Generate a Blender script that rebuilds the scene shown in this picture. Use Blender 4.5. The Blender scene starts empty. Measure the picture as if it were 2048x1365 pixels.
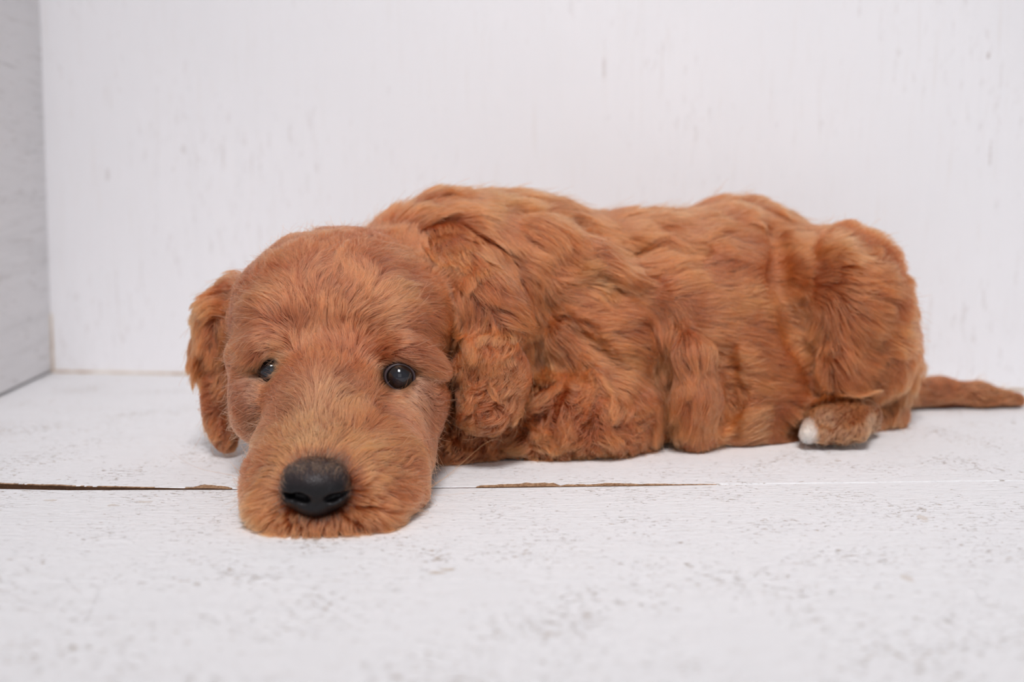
import bpy, bmesh, math, random
import numpy as np
from mathutils import Vector, Matrix
from mathutils.kdtree import KDTree
from mathutils.bvhtree import BVHTree

rng = np.random.default_rng(7)
random.seed(7)
S = bpy.context.scene
COL = S.collection

# ------------------------------------------------------------------ camera, world, lights, exposure
F = 2250.0                      # focal length in pixels of the 2048 frame
CAMZ = 0.141
PITCH = math.atan(302.5 / F)
cd = bpy.data.cameras.new('camera'); cam = bpy.data.objects.new('camera', cd); COL.objects.link(cam)
cam.location = (0, 0, CAMZ); cam.rotation_euler = (math.pi / 2 - PITCH, 0, 0)
cd.sensor_width = 36; cd.lens = 36 * F / 2048; cd.clip_start = 0.02
cd.dof.use_dof = True; cd.dof.focus_distance = 0.525; cd.dof.aperture_fstop = 5.0
S.camera = cam

w = bpy.data.worlds.new('world'); S.world = w; w.use_nodes = True
w.node_tree.nodes['Background'].inputs[0].default_value = (0.95, 0.955, 1.0, 1)
w.node_tree.nodes['Background'].inputs[1].default_value = 0.37

def area(name, loc, target, size, power, col=(1, 1, 1)):
    ld = bpy.data.lights.new(name, 'AREA'); ld.shape = 'SQUARE'; ld.size = size; ld.energy = power; ld.color = col
    o = bpy.data.objects.new(name, ld); COL.objects.link(o)
    o.location = loc; o.rotation_euler = (Vector(target) - Vector(loc)).to_track_quat('-Z', 'Y').to_euler()
    return o
wl = area('window_light', (-0.02, -0.50, 1.60), (0.06, 0.60, 0.06), 0.5, 2.75, (1.0, 0.985, 0.99))
wl.data.spread = math.radians(50)
area('front_fill', (0.25, -1.55, 0.75), (0.05, 0.75, 0.12), 1.2, 3.6, (0.975, 0.985, 1.0))  # unseen soft fill added to brighten the scene from the front
S.view_settings.view_transform = 'Standard'; S.view_settings.look = 'None'
S.view_settings.gamma = 1.0; S.view_settings.exposure = 0.0; S.view_settings.use_curve_mapping = False
S.cycles.max_bounces = 8; S.cycles.diffuse_bounces = 4; S.cycles.glossy_bounces = 10
S.cycles.transmission_bounces = 12; S.cycles.transparent_max_bounces = 8

cp, sp = math.cos(PITCH), math.sin(PITCH)
def ray(px, py):
    u = (px - 1024) / F; v = -(py - 682.5) / F
    return np.array([u, cp + v * sp, -sp + v * cp])
CAM = np.array([0, 0, CAMZ])
def P(px, py, Y):
    r = ray(px, py); return CAM + r * (Y / r[1])
def FL(px, py, z=0.0):
    r = ray(px, py); return CAM + r * ((z - CAMZ) / r[2])

# ------------------------------------------------------------------ materials
def mat(name):
    m = bpy.data.materials.new(name); m.use_nodes = True
    nt = m.node_tree; b = nt.nodes['Principled BSDF']
    return m, nt, b
def N(nt, t, **kw):
    n = nt.nodes.new(t)
    for k, v in kw.items(): setattr(n, k, v)
    return n
def mapping(nt, scale, rot=(0, 0, 0), loc=(0, 0, 0)):
    tc = N(nt, 'ShaderNodeTexCoord'); mp = N(nt, 'ShaderNodeMapping')
    mp.inputs['Scale'].default_value = scale; mp.inputs['Rotation'].default_value = rot; mp.inputs['Location'].default_value = loc
    nt.links.new(tc.outputs['Object'], mp.inputs[0]); return mp.outputs[0]
def noise(nt, vec, scale, detail=4, rough=0.6, dist=0.0):
    n = N(nt, 'ShaderNodeTexNoise'); n.inputs['Scale'].default_value = scale; n.inputs['Detail'].default_value = detail
    n.inputs['Roughness'].default_value = rough; n.inputs['Distortion'].default_value = dist
    nt.links.new(vec, n.inputs['Vector']); return n.outputs[0]
def ramp(nt, fac, stops):
    r = N(nt, 'ShaderNodeValToRGB'); e = r.color_ramp.elements
    while len(e) < len(stops): e.new(0.5)
    for i, (p, c) in enumerate(stops):
        e[i].position = p; e[i].color = c if len(c) == 4 else (*c, 1)
    nt.links.new(fac, r.inputs[0]); return r.outputs[0]
def mix(nt, fac, a, b, mode='MIX'):
    m = N(nt, 'ShaderNodeMix', data_type='RGBA', blend_type=mode)
    if isinstance(fac, float): m.inputs[0].default_value = fac
    else: nt.links.new(fac, m.inputs[0])
    for s, v in ((6, a), (7, b)):
        if isinstance(v, tuple): m.inputs[s].default_value = (*v, 1)
        else: nt.links.new(v, m.inputs[s])
    return m.outputs[2]
def math_(nt, op, a, b=0.5):
    m = N(nt, 'ShaderNodeMath', operation=op)
    for i, v in enumerate((a, b)):
        if isinstance(v, (int, float)): m.inputs[i].default_value = v
        else: nt.links.new(v, m.inputs[i])
    return m.outputs[0]
def bw(v): return (v, v, v)

def paint_material(name, base, grain, speck_sc, speck, dirt=(0.50, 0.37, 0.25), bump=0.35, lo=0.60, worn=False, rot=(0, 0, 0), grain_dark=0.06, patch_sc=14, marks=(), up=1, pk=.5):
    """white paint over sawn wood: grain relief, and specks where the wood shows through"""
    m, nt, b = mat(name)
    gr = noise(nt, mapping(nt, grain, rot), 1, 6, 0.7, 0.6)
    gr2 = noise(nt, mapping(nt, tuple(g * 0.22 for g in grain), rot, (3, 1, 2)), 1, 5, 0.6, 1.2)
    patch = noise(nt, mapping(nt, (1, 1, 1)), patch_sc, 4, 0.6)
    sp_ = noise(nt, mapping(nt, speck_sc, rot, (1, 2, 3)), 1, 6, 0.75, 0.4)
    tone = ramp(nt, patch, [(0.3, tuple(c * 0.955 for c in base)), (0.7, base)])
    tone = mix(nt, ramp(nt, gr2, [(0.32, bw(1)), (0.52, bw(0))]), tone, tuple(c * (1 - grain_dark) for c in base))
    tone = mix(nt, ramp(nt, gr, [(0.34, bw(1)), (0.44, bw(0))]), tone, tuple(c * (1 - grain_dark * 2) * k for c, k in zip(base, (1, .985, .97))))
    worn_ = math_(nt, 'ADD', sp_, math_(nt, 'MULTIPLY', math_(nt, 'SUBTRACT', patch, 0.5), pk))
    mask = ramp(nt, worn_, [(lo, bw(0)), (lo + 0.05, bw(1))])
    mask = math_(nt, 'MULTIPLY', mask, speck)
    if marks:     # scuffs with a place of their own on the board
        fine_n = noise(nt, mapping(nt, (1, 1, 1)), 260, 4, 0.7)
        tc = N(nt, 'ShaderNodeTexCoord')
        for c_, (ra, rb), st in marks:
            mp = N(nt, 'ShaderNodeMapping'); mp.vector_type = 'POINT'
            sc_ = [1 / ra, 1 / rb, 0] if up == 1 else [1 / ra, 0, 1 / rb]
            mp.inputs['Scale'].default_value = sc_; mp.inputs['Location'].default_value = [-c_[i] * sc_[i] for i in range(3)]
            nt.links.new(tc.outputs['Object'], mp.inputs[0])
            ln_ = N(nt, 'ShaderNodeVectorMath', operation='LENGTH'); nt.links.new(mp.outputs[0], ln_.inputs[0])
            f_ = math_(nt, 'SUBTRACT', math_(nt, 'ADD', math_(nt, 'MULTIPLY', fine_n, 2.4), -0.35), ln_.outputs['Value'])
            f_ = ramp(nt, f_, [(0.0, bw(0)), (0.25, bw(st))])
            mask = math_(nt, 'MAXIMUM', mask, f_)
    col = mix(nt, mask, tone, dirt)
    if worn:
        at = N(nt, 'ShaderNodeAttribute', attribute_name='worn')
        raw = ramp(nt, noise(nt, mapping(nt, (1, 1, 1)), 700, 3, 0.6), [(0.40, (0.22, 0.11, 0.05)), (0.6, (0.46, 0.28, 0.16))])
        col = mix(nt, math_(nt, 'GREATER_THAN', at.outputs['Fac'], 0.5), col, raw)
        col = mix(nt, math_(nt, 'GREATER_THAN', at.outputs['Fac'], 1.5), col, (0.10, 0.045, 0.02))
    nt.links.new(col, b.inputs['Base Color'])
    b.inputs['Roughness'].default_value = 0.62
    b.inputs['Specular IOR Level'].default_value = 0.35
    bp = N(nt, 'ShaderNodeBump'); bp.inputs['Strength'].default_value = bump; bp.inputs['Distance'].default_value = 0.0011
    h = math_(nt, 'ADD', math_(nt, 'MULTIPLY', gr, 0.7), math_(nt, 'SUBTRACT', math_(nt, 'MULTIPLY', sp_, 0.6), math_(nt, 'MULTIPLY', mask, 0.3)))
    nt.links.new(h, bp.inputs['Height']); nt.links.new(bp.outputs[0], b.inputs['Normal'])
    return m
M_floor = paint_material('white_painted_floor_wood', (0.86, 0.847, 0.86), (60, 420, 200), (260, 620, 400), 0.8, bump=1.0, lo=0.598, worn=True, pk=.3, patch_sc=22, grain_dark=.05, marks=[(FL(877, 1145), (.0045, .0018), .6), (FL(893, 1138), (.004, .0018), .6), (FL(225, 1010), (.004, .0025), .4), (FL(1845, 1035), (.003, .007), .4), (FL(1815, 1155), (.0025, .006), .35), (FL(290, 1003), (.005, .002), .4), (FL(100, 1000), (.004, .002), .4)])
M_back = paint_material('white_painted_wall_wood', (0.86, 0.848, 0.868), (330, 100, 16), (240, 100, 50), 0.2, dirt=(0.45, 0.38, 0.35), bump=0.35, lo=0.605, grain_dark=0.03, patch_sc=7, marks=[(P(1205, 140, .83), (.0016, .010), .3), (P(215, 350, .86), (.002, .006), .3), (P(235, 600, .86), (.001, .03), .2), (P(1975, 110, .79), (.0015, .003), .6), (P(1978, 310, .79), (.0012, .012), .35), (P(372, 300, .86), (.003, .004), .25), ], up=2)
M_left = paint_material('white_painted_side_wood', (0.83, 0.82, 0.83), (40, 22, 240), (120, 70, 320), 0.4, dirt=(0.42, 0.38, 0.36), bump=1.0, lo=0.62, rot=(math.radians(12), 0, 0), grain_dark=0.10)
M_dark, nt, b = mat('dark_gap'); b.inputs['Base Color'].default_value = (0.05, 0.03, 0.018, 1); b.inputs['Roughness'].default_value = 0.95  # very dark brown that shows in the gaps
M_tan, nt, b = mat('tan_corner_dirt')
nt.links.new(ramp(nt, noise(nt, mapping(nt, (1, 1, 1)), 60, 5, 0.7), [(0.35, (0.42, 0.27, 0.16)), (0.62, (0.74, 0.66, 0.57))]), b.inputs['Base Color']); b.inputs['Roughness'].default_value = 0.9

# ------------------------------------------------------------------ helpers
def obj(name, me, m, parent=None):
    o = bpy.data.objects.new(name, me); COL.objects.link(o)
    if m is not None: me.materials.append(m)
    if parent is not None: o.parent = parent
    return o
def mesh_from(name, v, f, smooth=True):
    me = bpy.data.meshes.new(name); me.from_pydata([tuple(map(float, a)) for a in v], [], f); me.update()
    if smooth: me.polygons.foreach_set('use_smooth', [True] * len(me.polygons))
    return me
def prism(name, pts, h, up, m, parent=None):
    """a slab: polygon pts pushed by vector up*h"""
    n = len(pts); up = np.array(up) * h
    v = [np.array(p) for p in pts] + [np.array(p) + up for p in pts]
    f = [tuple(range(n))[::-1], tuple(range(n, 2 * n))] + [(i, (i + 1) % n, n + (i + 1) % n, n + i) for i in range(n)]
    return obj(name, mesh_from(name, v, f, False), m, parent)
def noise1(x, seed, scale):
    r = np.random.default_rng(seed); y = np.zeros_like(x); a = 1.0
    for o in range(6):
        ph = r.uniform(0, 6.28, 3); fr = scale * 1.9 ** o * r.uniform(0.7, 1.3, 3)
        y += a * np.sin(x[:, None] * fr + ph).sum(1) / 3; a *= 0.62
    return y

# ------------------------------------------------------------------ setting: floor planks, back wall, side wall
A = FL(105, 745); B = FL(2048, 782); Cc = FL(0, 795)
wdir = (B - A) / np.linalg.norm(B - A)
ldir = (Cc - A) / np.linalg.norm(Cc - A)
Bx = A + wdir * 1.25; Lx = A + ldir * 1.3
XL, XR = -0.62, 0.95
fl = prism('floor', [(XL, -0.3, -0.03), (XR, -0.3, -0.03), (XR, 1.1, -0.03), (XL, 1.1, -0.03)], 0.01, (0, 0, 1), M_dark)
fl['kind'] = 'structure'
SEAM = [(-200, 962), (0, 968), (150, 973), (470, 977.5), (960, 974), (1430, 969), (2048, 961), (2300, 958)]
sx = np.array([FL(a, b)[0] for a, b in SEAM]); sy = np.array([FL(a, b)[1] for a, b in SEAM])
def seam_y(x): return np.interp(x, sx, sy)
def plank(name, x0, x1, back, front, thick, z, worn=None, nx=60, e=0.0004):
    xs = np.linspace(x0, x1, nx); yb = back(xs); yf = front(xs)
    prof = []   # across the plank, from the back edge to the front edge
    rows = []
    w_ = worn(xs) if worn is not None else np.zeros((2, len(xs)))
    chip = w_[0]    # metres the top front edge is chipped away
    rows.append((yb, np.full_like(xs, z - thick), 2))
    rows.append((yb, np.full_like(xs, z - e * 3), 2))
    rows.append((yb, np.full_like(xs, z - e), 0))
    rows.append((yb - e, np.full_like(xs, z), 0))
    for t in (0.25, 0.5, 0.75, 0.92): rows.append((yb + (yf - yb) * t, np.full_like(xs, z), 0))
    rows.append((yf + e + chip, np.full_like(xs, z), 0))
    rows.append((yf + e * 0.6 + chip * 0.95, np.full_like(xs, z - 0.0004), 1))
    rows.append((yf + chip * 0.35, np.full_like(xs, z - e * 1.2), 1))
    rows.append((yf, np.full_like(xs, z - e * 1.3), 2))
    rows.append((yf, np.full_like(xs, z - thick), 2))
    v = []; wn = []
    for y, zz, k in rows:
        for i in range(len(xs)):
            v.append((xs[i], y[i], zz[i])); wn.append(2.0 if k == 2 else float(k and w_[1][i] > 0.5))
    R_ = len(rows); n = len(xs)
    f = [(r * n + i + 1, r * n + i, (r + 1) * n + i, (r + 1) * n + i + 1) for r in range(R_ - 1) for i in range(n - 1)]
    f += [(i, i + 1, (R_ - 1) * n + i + 1, (R_ - 1) * n + i) for i in range(n - 1)]
    f.append(tuple(r * n for r in range(R_))); f.append(tuple(r * n + n - 1 for r in range(R_))[::-1])
    me = mesh_from(name, v, f, False)
    at = me.attributes.new('worn', 'FLOAT', 'POINT'); at.data.foreach_set('value', wn)
    o = obj(name, me, M_floor, fl)
    return o
def worn_back(xs):
    # chipped paint along the joint, by how it shows: wide at the left, patches in the middle and right
    px = 1024 + xs / seam_y(xs) * F
    nz = noise1(xs, 3, 160)
    g = np.interp(px, [-300, 0, 60, 260, 320, 365, 380, 430, 450, 880, 950, 960, 1110, 1125, 1140, 1300, 1440, 1460, 2400],
                  [0.5, 0.5, 0.5, 0.4, 0.3, 0.3, 4.6, 3.6, 0.3, 0.0, 0.2, 3.4, 6.2, 0.3, 4.0, 2.6, 0.5, 0.0, 0.0]) * 0.001
    chip = np.clip(g * (1 + 0.45 * nz), 0, None)
    return np.array([chip, (chip > 0.00035).astype(float)])
wall_y = lambda x: A[1] + (np.asarray(x) - A[0]) * wdir[1] / wdir[0]
plank('plank', XL, XR, lambda x: wall_y(x) + 0.02, lambda x: seam_y(x) + 0.0003 + np.clip(1 - (x + .24) / .12, 0, 1) * (.0012 + .0010 * noise1(np.asarray(x), 5, 140)), 0.02, 0.0, worn_back, 1500)
def worn_mid(xs):
    nz = noise1(xs, 9, 220); c = np.clip(nz * 0.0004 - 0.0003, 0, 0.0008)
    return np.array([c * 0, (c > 9).astype(float)])
gapw = lambda x: np.interp(1024 + np.asarray(x) / seam_y(x) * F, [-200, 0, 100, 330, 470, 960, 1300, 1440, 2100], [0.0085, 0.008, 0.0065, 0.0030, 0.0012, 0.0014, 0.0009, 0.0, 0.0])
SEAM2 = FL(1024, 1160)[1]
s2 = lambda x: SEAM2 + np.asarray(x) * 0.004
plank('plank', XL, XR, lambda x: seam_y(x) - gapw(x), lambda x: s2(x) + 0.0, 0.02, -0.0003, None, 400, .00025)
plank('plank', XL, XR, lambda x: s2(x) - 0.00003, lambda x: s2(x) * 0 + 0.20, 0.02, -0.0003, None, 60, .00025)
plank('plank', XL, XR, lambda x: x * 0 + 0.1995, lambda x: x * 0 - 0.05, 0.02, -0.0004, None, 60)
plank('plank', XL, XR, lambda x: x * 0 - 0.0505, lambda x: x * 0 - 0.3, 0.02, -0.0003, None, 60, .00025)

# back wall: one painted sheet, standing on the floor with a dirty seam under it
wn = np.array([-wdir[1], wdir[0], 0.0])
Aw = A - wdir * 0.02
wall = prism('wall_back', [tuple(Aw + (0, 0, 0.0012)), tuple(Bx + (0, 0, 0.0012)), tuple(Bx + wn * 0.018 + (0, 0, 0.0012)), tuple(Aw + wn * 0.018 + (0, 0, 0.0012))], 0.62, (0, 0, 1), M_back)
wall['kind'] = 'structure'
tr = prism('trim_1', [tuple(A - wn * 0.0012 - wdir * 0.002), tuple(Bx - wn * 0.0004), tuple(Bx + wn * 0.01), tuple(A + wn * 0.01 - wdir * 0.002)], 0.0016, (0, 0, 1), M_tan)
tr['kind'] = 'structure'
# side wall, leaning in a touch
ln = np.array([ldir[1], -ldir[0], 0.0]); ln = ln if ln[0] < 0 else -ln
lean = np.array([0.021, 0, 1.0])
Al = A + np.array([0, 0, 0.0022])
side = prism('wall_left', [tuple(Al - ldir * 0.012), tuple(Al + ldir * 1.2 + np.array([0, 0, 0.0])), tuple(Al + ldir * 1.2 + ln * 0.018), tuple(Al - ldir * 0.012 + ln * 0.018)], 0.62, lean, M_left)
side['kind'] = 'structure'
tl = prism('trim_2', [tuple(A + ln * 0.004 - ldir * 0.01), tuple(A + ldir * 1.2 + ln * 0.004), tuple(A + ldir * 1.2 + ln * 0.014), tuple(A - ldir * 0.01 + ln * 0.014)], 0.003, (0, 0, 1), M_dark)  # dark strip set back in the gap under the side wall
tl['kind'] = 'structure'

c3 = prism('trim_3', [tuple(A + np.array(v) + (0, 0, .001)) for v in ((-.004, .004, 0), (-.004, -.0012, 0), (.0012, -.0016, 0), (.0022, .004, 0))], 0.045, lean, M_tan)
c3['kind'] = 'structure'

# ------------------------------------------------------------------ the puppy: one continuous body from blended volumes
class Field:
    def __init__(s, lo, hi, h):
        s.lo = np.array(lo, float); s.h = h
        s.n = np.ceil((np.array(hi) - s.lo) / h).astype(int) + 1
        s.D = np.full(s.n, 0.06, np.float32)
        s.prims = []
    def box(s, lo, hi):
        a = np.clip(np.floor((lo - s.lo) / s.h).astype(int), 0, s.n - 1); b = np.clip(np.ceil((hi - s.lo) / s.h).astype(int) + 1, 1, s.n)
        sl = tuple(slice(a[i], b[i]) for i in range(3))
        g = [(s.lo[i] + s.h * np.arange(a[i], b[i])).astype(np.float32) for i in range(3)]
        return sl, np.meshgrid(*g, indexing='ij', sparse=True)
    def add(s, dist, lo, hi, k, region=None, op='add'):
        m = 0.04
        sl, (X, Y, Z) = s.box(np.array(lo) - m, np.array(hi) + m)
        d = dist(X, Y, Z); o = s.D[sl]
        if op == 'add':
            hh = np.clip(0.5 + 0.5 * (o - d) / k, 0, 1); r = o + (d - o) * hh - k * hh * (1 - hh)
        else:
            d = -d; hh = np.clip(0.5 - 0.5 * (o - d) / k, 0, 1); r = o + (d - o) * hh + k * hh * (1 - hh)
        s.D[sl] = r
        if region is not None: s.prims.append((region, dist))
    def look(s, p):
        q = (p - s.lo) / s.h; q = np.clip(q, 0, np.array(s.n) - 1.001); i = q.astype(np.int32); f = (q - i).astype(np.float32)
        ny, nz = s.n[1], s.n[2]; base = (i[:, 0] * ny + i[:, 1]) * nz + i[:, 2]; D = s.D.ravel(); r = 0
        for dx in (0, 1):
            wx = f[:, 0] if dx else 1 - f[:, 0]
            for dy in (0, 1):
                wy = f[:, 1] if dy else 1 - f[:, 1]
                for dz in (0, 1):
                    wz = f[:, 2] if dz else 1 - f[:, 2]
                    r = r + wx * wy * wz * D[base + (dx * ny + dy) * nz + dz]
        return r
    def grad(s, p, e=None):
        e = e or s.h
        g = np.stack([s.look(p + np.eye(3)[i] * e) - s.look(p - np.eye(3)[i] * e) for i in range(3)], 1)
        return g / (np.linalg.norm(g, axis=1, keepdims=True) + 1e-9)
    def mesh(s):
        D = s.D; ins = D < 0
        nx, ny, nz = D.shape
        acc = np.zeros((nx - 1, ny - 1, nz - 1, 3), np.float32); cnt = np.zeros((nx - 1, ny - 1, nz - 1), np.float32)
        quads = []
        for ax in range(3):
            a = [slice(None)] * 3; b = [slice(None)] * 3; a[ax] = slice(0, -1); b[ax] = slice(1, None)
            A_, B_ = D[tuple(a)], D[tuple(b)]
            cr = (A_ < 0) != (B_ < 0)
            idx = np.argwhere(cr); t = A_[cr] / (A_[cr] - B_[cr])
            pos = idx.astype(np.float32); pos[:, ax] += t
            flip = (A_[cr] < 0)
            o1, o2 = (ax + 1) % 3, (ax + 2) % 3
            ok = (idx[:, o1] > 0) & (idx[:, o2] > 0) & (idx[:, o1] < D.shape[o1] - 1) & (idx[:, o2] < D.shape[o2] - 1)
            cells = []
            for d1, d2 in ((-1, -1), (0, -1), (0, 0), (-1, 0)):
                c = idx.copy(); c[:, o1] += d1; c[:, o2] += d2; cells.append(c)
                g = ok
                np.add.at(acc, tuple(c[g].T), pos[g]); np.add.at(cnt, tuple(c[g].T), 1)
            quads.append((np.stack(cells, 1)[ok], flip[ok]))
        live = cnt > 0; ids = np.full(cnt.shape, -1, np.int64); ids[live] = np.arange(live.sum())
        V = acc[live] / cnt[live][:, None] * s.h + s.lo
        Q = []
        for c, fl_ in quads:
            q = ids[c[..., 0], c[..., 1], c[..., 2]]; q[~fl_] = q[~fl_][:, ::-1]; Q.append(q)
        return V.astype(np.float64), np.concatenate(Q)

def ell(c, r, ang=(0, 0, 0)):
    Rm = np.array(Matrix.Rotation(ang[2], 3, 'Z') @ Matrix.Rotation(ang[1], 3, 'Y') @ Matrix.Rotation(ang[0], 3, 'X')).T.astype(np.float32)
    c = np.asarray(c, np.float32); r = np.asarray(r, np.float32)
    def d(X, Y, Z):
        x, y, z = X - c[0], Y - c[1], Z - c[2]
        a = Rm[0, 0] * x + Rm[0, 1] * y + Rm[0, 2] * z; b_ = Rm[1, 0] * x + Rm[1, 1] * y + Rm[1, 2] * z; e = Rm[2, 0] * x + Rm[2, 1] * y + Rm[2, 2] * z
        k0 = np.sqrt((a / r[0]) ** 2 + (b_ / r[1]) ** 2 + (e / r[2]) ** 2); k1 = np.sqrt((a / r[0] ** 2) ** 2 + (b_ / r[1] ** 2) ** 2 + (e / r[2] ** 2) ** 2)
        return k0 * (k0 - 1) / (k1 + 1e-6)
    m = max(r); return d, c - m, c + m
def cap(a, b, ra, rb):
    a = np.asarray(a, np.float32); b = np.asarray(b, np.float32); ab = b - a; L = float((ab * ab).sum())
    def d(X, Y, Z):
        t = np.clip(((X - a[0]) * ab[0] + (Y - a[1]) * ab[1] + (Z - a[2]) * ab[2]) / L, 0, 1)
        return np.sqrt((X - a[0] - ab[0] * t) ** 2 + (Y - a[1] - ab[1] * t) ** 2 + (Z - a[2] - ab[2] * t) ** 2) - (ra + (rb - ra) * t)
    m = max(ra, rb); return d, np.minimum(a, b) - m, np.maximum(a, b) + m

FD = Field((-0.20, 0.425, -0.006), (0.375, 0.80, 0.165), 0.0019)
def E(px, py, Y, rx, rz, ry, k=0.012, reg='body', ang=(0, 0, 0), op='add'):
    """ellipsoid: centre by picture position and depth, rx / rz in pixels of that depth, ry (depth) in metres"""
    FD.add(*ell(P(px, py, Y), (rx * Y / F, ry, rz * Y / F), ang), k, reg if op == 'add' else None, op)
def K(pts, k=0.01, reg='body', op='add'):
    """chain of tapering limbs: (px, py, depth, radius in pixels)"""
    for (a, b) in zip(pts[:-1], pts[1:]):
        FD.add(*cap(P(*a[:3]), P(*b[:3]), a[3] * a[2] / F, b[3] * b[2] / F), k, reg if op == 'add' else None, op)

def crease(pts, k=.007, deep=0.0):
    """a fold pressed into the surface that is already there: (px, py, radius in pixels)"""
    full = []
    for px, py, r_ in pts:
        r = ray(px, py); ts = np.arange(.42, .80, .0006)
        q = CAM[None] + r[None] * (ts / r[1])[:, None]
        h = np.where(FD.look(q) < 0)[0]
        if len(h): full.append((px, py, ts[h[0]] + deep, r_))
    K(full, k, None, 'sub')

# torso
E(1000, 650, .672, 205, 200, .066, .03)
E(1160, 645, .675, 220, 206, .068, .03)
E(1360, 645, .675, 215, 216, .066, .03)
E(1520, 655, .685, 190, 215, .062, .03)
E(1480, 528, .715, 110, 112, .035, .03)       # far hip
E(1390, 790, .645, 200, 105, .040, .03)       # belly
E(1440, 850, .640, 120, 50, .030, .02)
E(1080, 560, .650, 120, 130, .045, .02)       # shoulder blade
E(1200, 700, .640, 120, 120, .045, .03)
# neck and scruff
K([(760, 620, .625, 140), (900, 590, .645, 165), (1010, 600, .665, 180)], .03)
E(930, 520, .640, 110, 90, .035, .02)
E(960, 800, .632, 130, 110, .038, .02)        # chest under the ear
# folds of loose skin
K([(1075, 600, .612, 26), (1120, 665, .603, 24), (1200, 740, .592, 22), (1290, 800, .588, 20)], .008)
K([(1305, 635, .608, 12), (1345, 660, .603, 20), (1384, 715, .593, 31), (1396, 790, .589, 34), (1390, 870, .598, 30)], .008)
K([(1075, 470, .622, 18), (1180, 520, .612, 20), (1290, 590, .606, 20)], .012)
# near front leg folded on the floor
E(1170, 830, .603, 130, 88, .034, .012, 'leg')
K([(1255, 860, .606, 62), (1100, 885, .592, 50), (900, 890, .580, 42), (800, 890, .568, 38)], .012, 'leg')
# haunch, hock, hind paw, tail
E(1678, 602, .660, 117, 138, .046, .010, 'haunch')
E(1732, 690, .668, 80, 108, .040, .012, 'haunch')
E(1640, 720, .650, 75, 85, .035, .012, 'haunch')
K([(1775, 740, .675, 46), (1768, 820, .668, 36), (1735, 842, .655, 30)], .008, 'haunch')
K([(1725, 835, .632, 36), (1655, 845, .612, 40)], .008, 'paw')
for tx, ty, tr_ in ((1618, 868, 22), (1648, 870, 25), (1684, 868, 26), (1716, 862, 24)):
    K([(tx + 12, ty - 28, .618, tr_ * .9), (tx, ty + 2, .602, tr_ * .84)], .0018, 'paw')
K([(1790, 785, .715, 36), (1880, 787, .722, 27), (1960, 793, .722, 25), (2034, 802, .722, 15)], .006, 'tail')
# head
HEAD_PRIMS_START = len(FD.prims)
E(682, 620, .590, 196, 158, .052, .012, 'head')
E(564, 640, .575, 88, 95, .036, .015, 'head')
E(800, 640, .575, 105, 100, .038, .015, 'head')
E(516, 800, .550, 52, 86, .026, .016, 'head')     # cheeks
E(838, 795, .548, 60, 85, .030, .014, 'head')
E(690, 790, .565, 160, 115, .042, .015, 'head')
K([(665, 730, .556, 92), (655, 840, .516, 92), (645, 915, .488, 74)], .020, 'head')
E(662, 948, .492, 150, 98, .036, .016, 'head')   # muzzle
E(572, 915, .505, 60, 66, .024, .012, 'head')
E(790, 905, .512, 78, 78, .028, .014, 'head')
E(568, 985, .478, 70, 72, .022, .012, 'head')      # lips
E(758, 985, .484, 74, 76, .024, .016, 'head')
E(655, 1044, .462, 120, 34, .015, .012, 'head')
# brows over the eyes
K([(470, 712, .545, 12), (520, 698, .535, 16), (560, 692, .537, 14)], .012, 'head')
K([(756, 706, .536, 12), (812, 706, .531, 13), (880, 738, .538, 10)], .014, 'head')
E(516, 742, .556, 24, 50, .020, .010, 'head')
EYES = [(548, 740, .5375, 33), (798, 751, .5300, 34)]
# ears
K([(885, 525, .602, 46), (930, 555, .592, 52), (970, 610, .583, 56)], .014, 'ear')
E(978, 640, .574, 72, 95, .011, .006, 'ear')
E(982, 755, .562, 72, 90, .011, .006, 'ear')
E(970, 822, .556, 50, 44, .010, .006, 'ear')
K([(475, 590, .600, 30), (440, 640, .598, 32)], .012, 'ear')
E(432, 690, .598, 36, 75, .011, .008, 'ear')
E(438, 800, .590, 27, 75, .009, .008, 'ear')
E(452, 865, .586, 20, 32, .008, .006, 'ear')
for (a, b_, Yd, r_) in EYES:
    E(a, b_, Yd - .005, r_ * .95, r_ * .85, .0062, .005, op='sub')
crease([(826, 742, 5), (845, 750, 6.5), (866, 759, 7), (888, 768, 7), (910, 778, 7)], .005)
crease([(522, 744, 5), (508, 746, 6), (490, 749, 6.5), (472, 754, 6.5)], .005)
crease([(912, 690, 10), (909, 780, 13), (902, 870, 14)], .005)
crease([(1072, 550, 12), (1084, 640, 17), (1080, 740, 15)], .007)
crease([(925, 888, 9), (1000, 893, 10), (1062, 850, 9)], .005)
crease([(1548, 462, 22), (1562, 560, 36), (1597, 660, 36), (1640, 775, 28)], .012)
crease([(1050, 428, 10), (1170, 455, 14), (1265, 500, 14), (1400, 508, 8)], .010)
crease([(1200, 555, 8), (1290, 592, 20), (1330, 640, 22), (1326, 740, 18), (1322, 850, 12)], .010)
crease([(1098, 602, 12), (1160, 660, 13), (1235, 732, 12)], .007)
crease([(1445, 700, 9), (1464, 780, 12), (1455, 870, 10)], .010)
for a_, b_, r_ in ((1108, 868, 10), (1150, 905, 9), (1205, 885, 11), (1075, 830, 8), (1165, 830, 8)): crease([(a_, b_, r_), (a_ + 6, b_ + 16, r_ * .7)], .005)
crease([(1698, 832, 5), (1697, 888, 6)], .003)
# flat where it lies on the floor
FD.D = np.maximum(FD.D, -(FD.lo[2] + FD.h * np.arange(FD.n[2], dtype=np.float32) - 0.0006)[None, None, :])

V, Q = FD.mesh()
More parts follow.
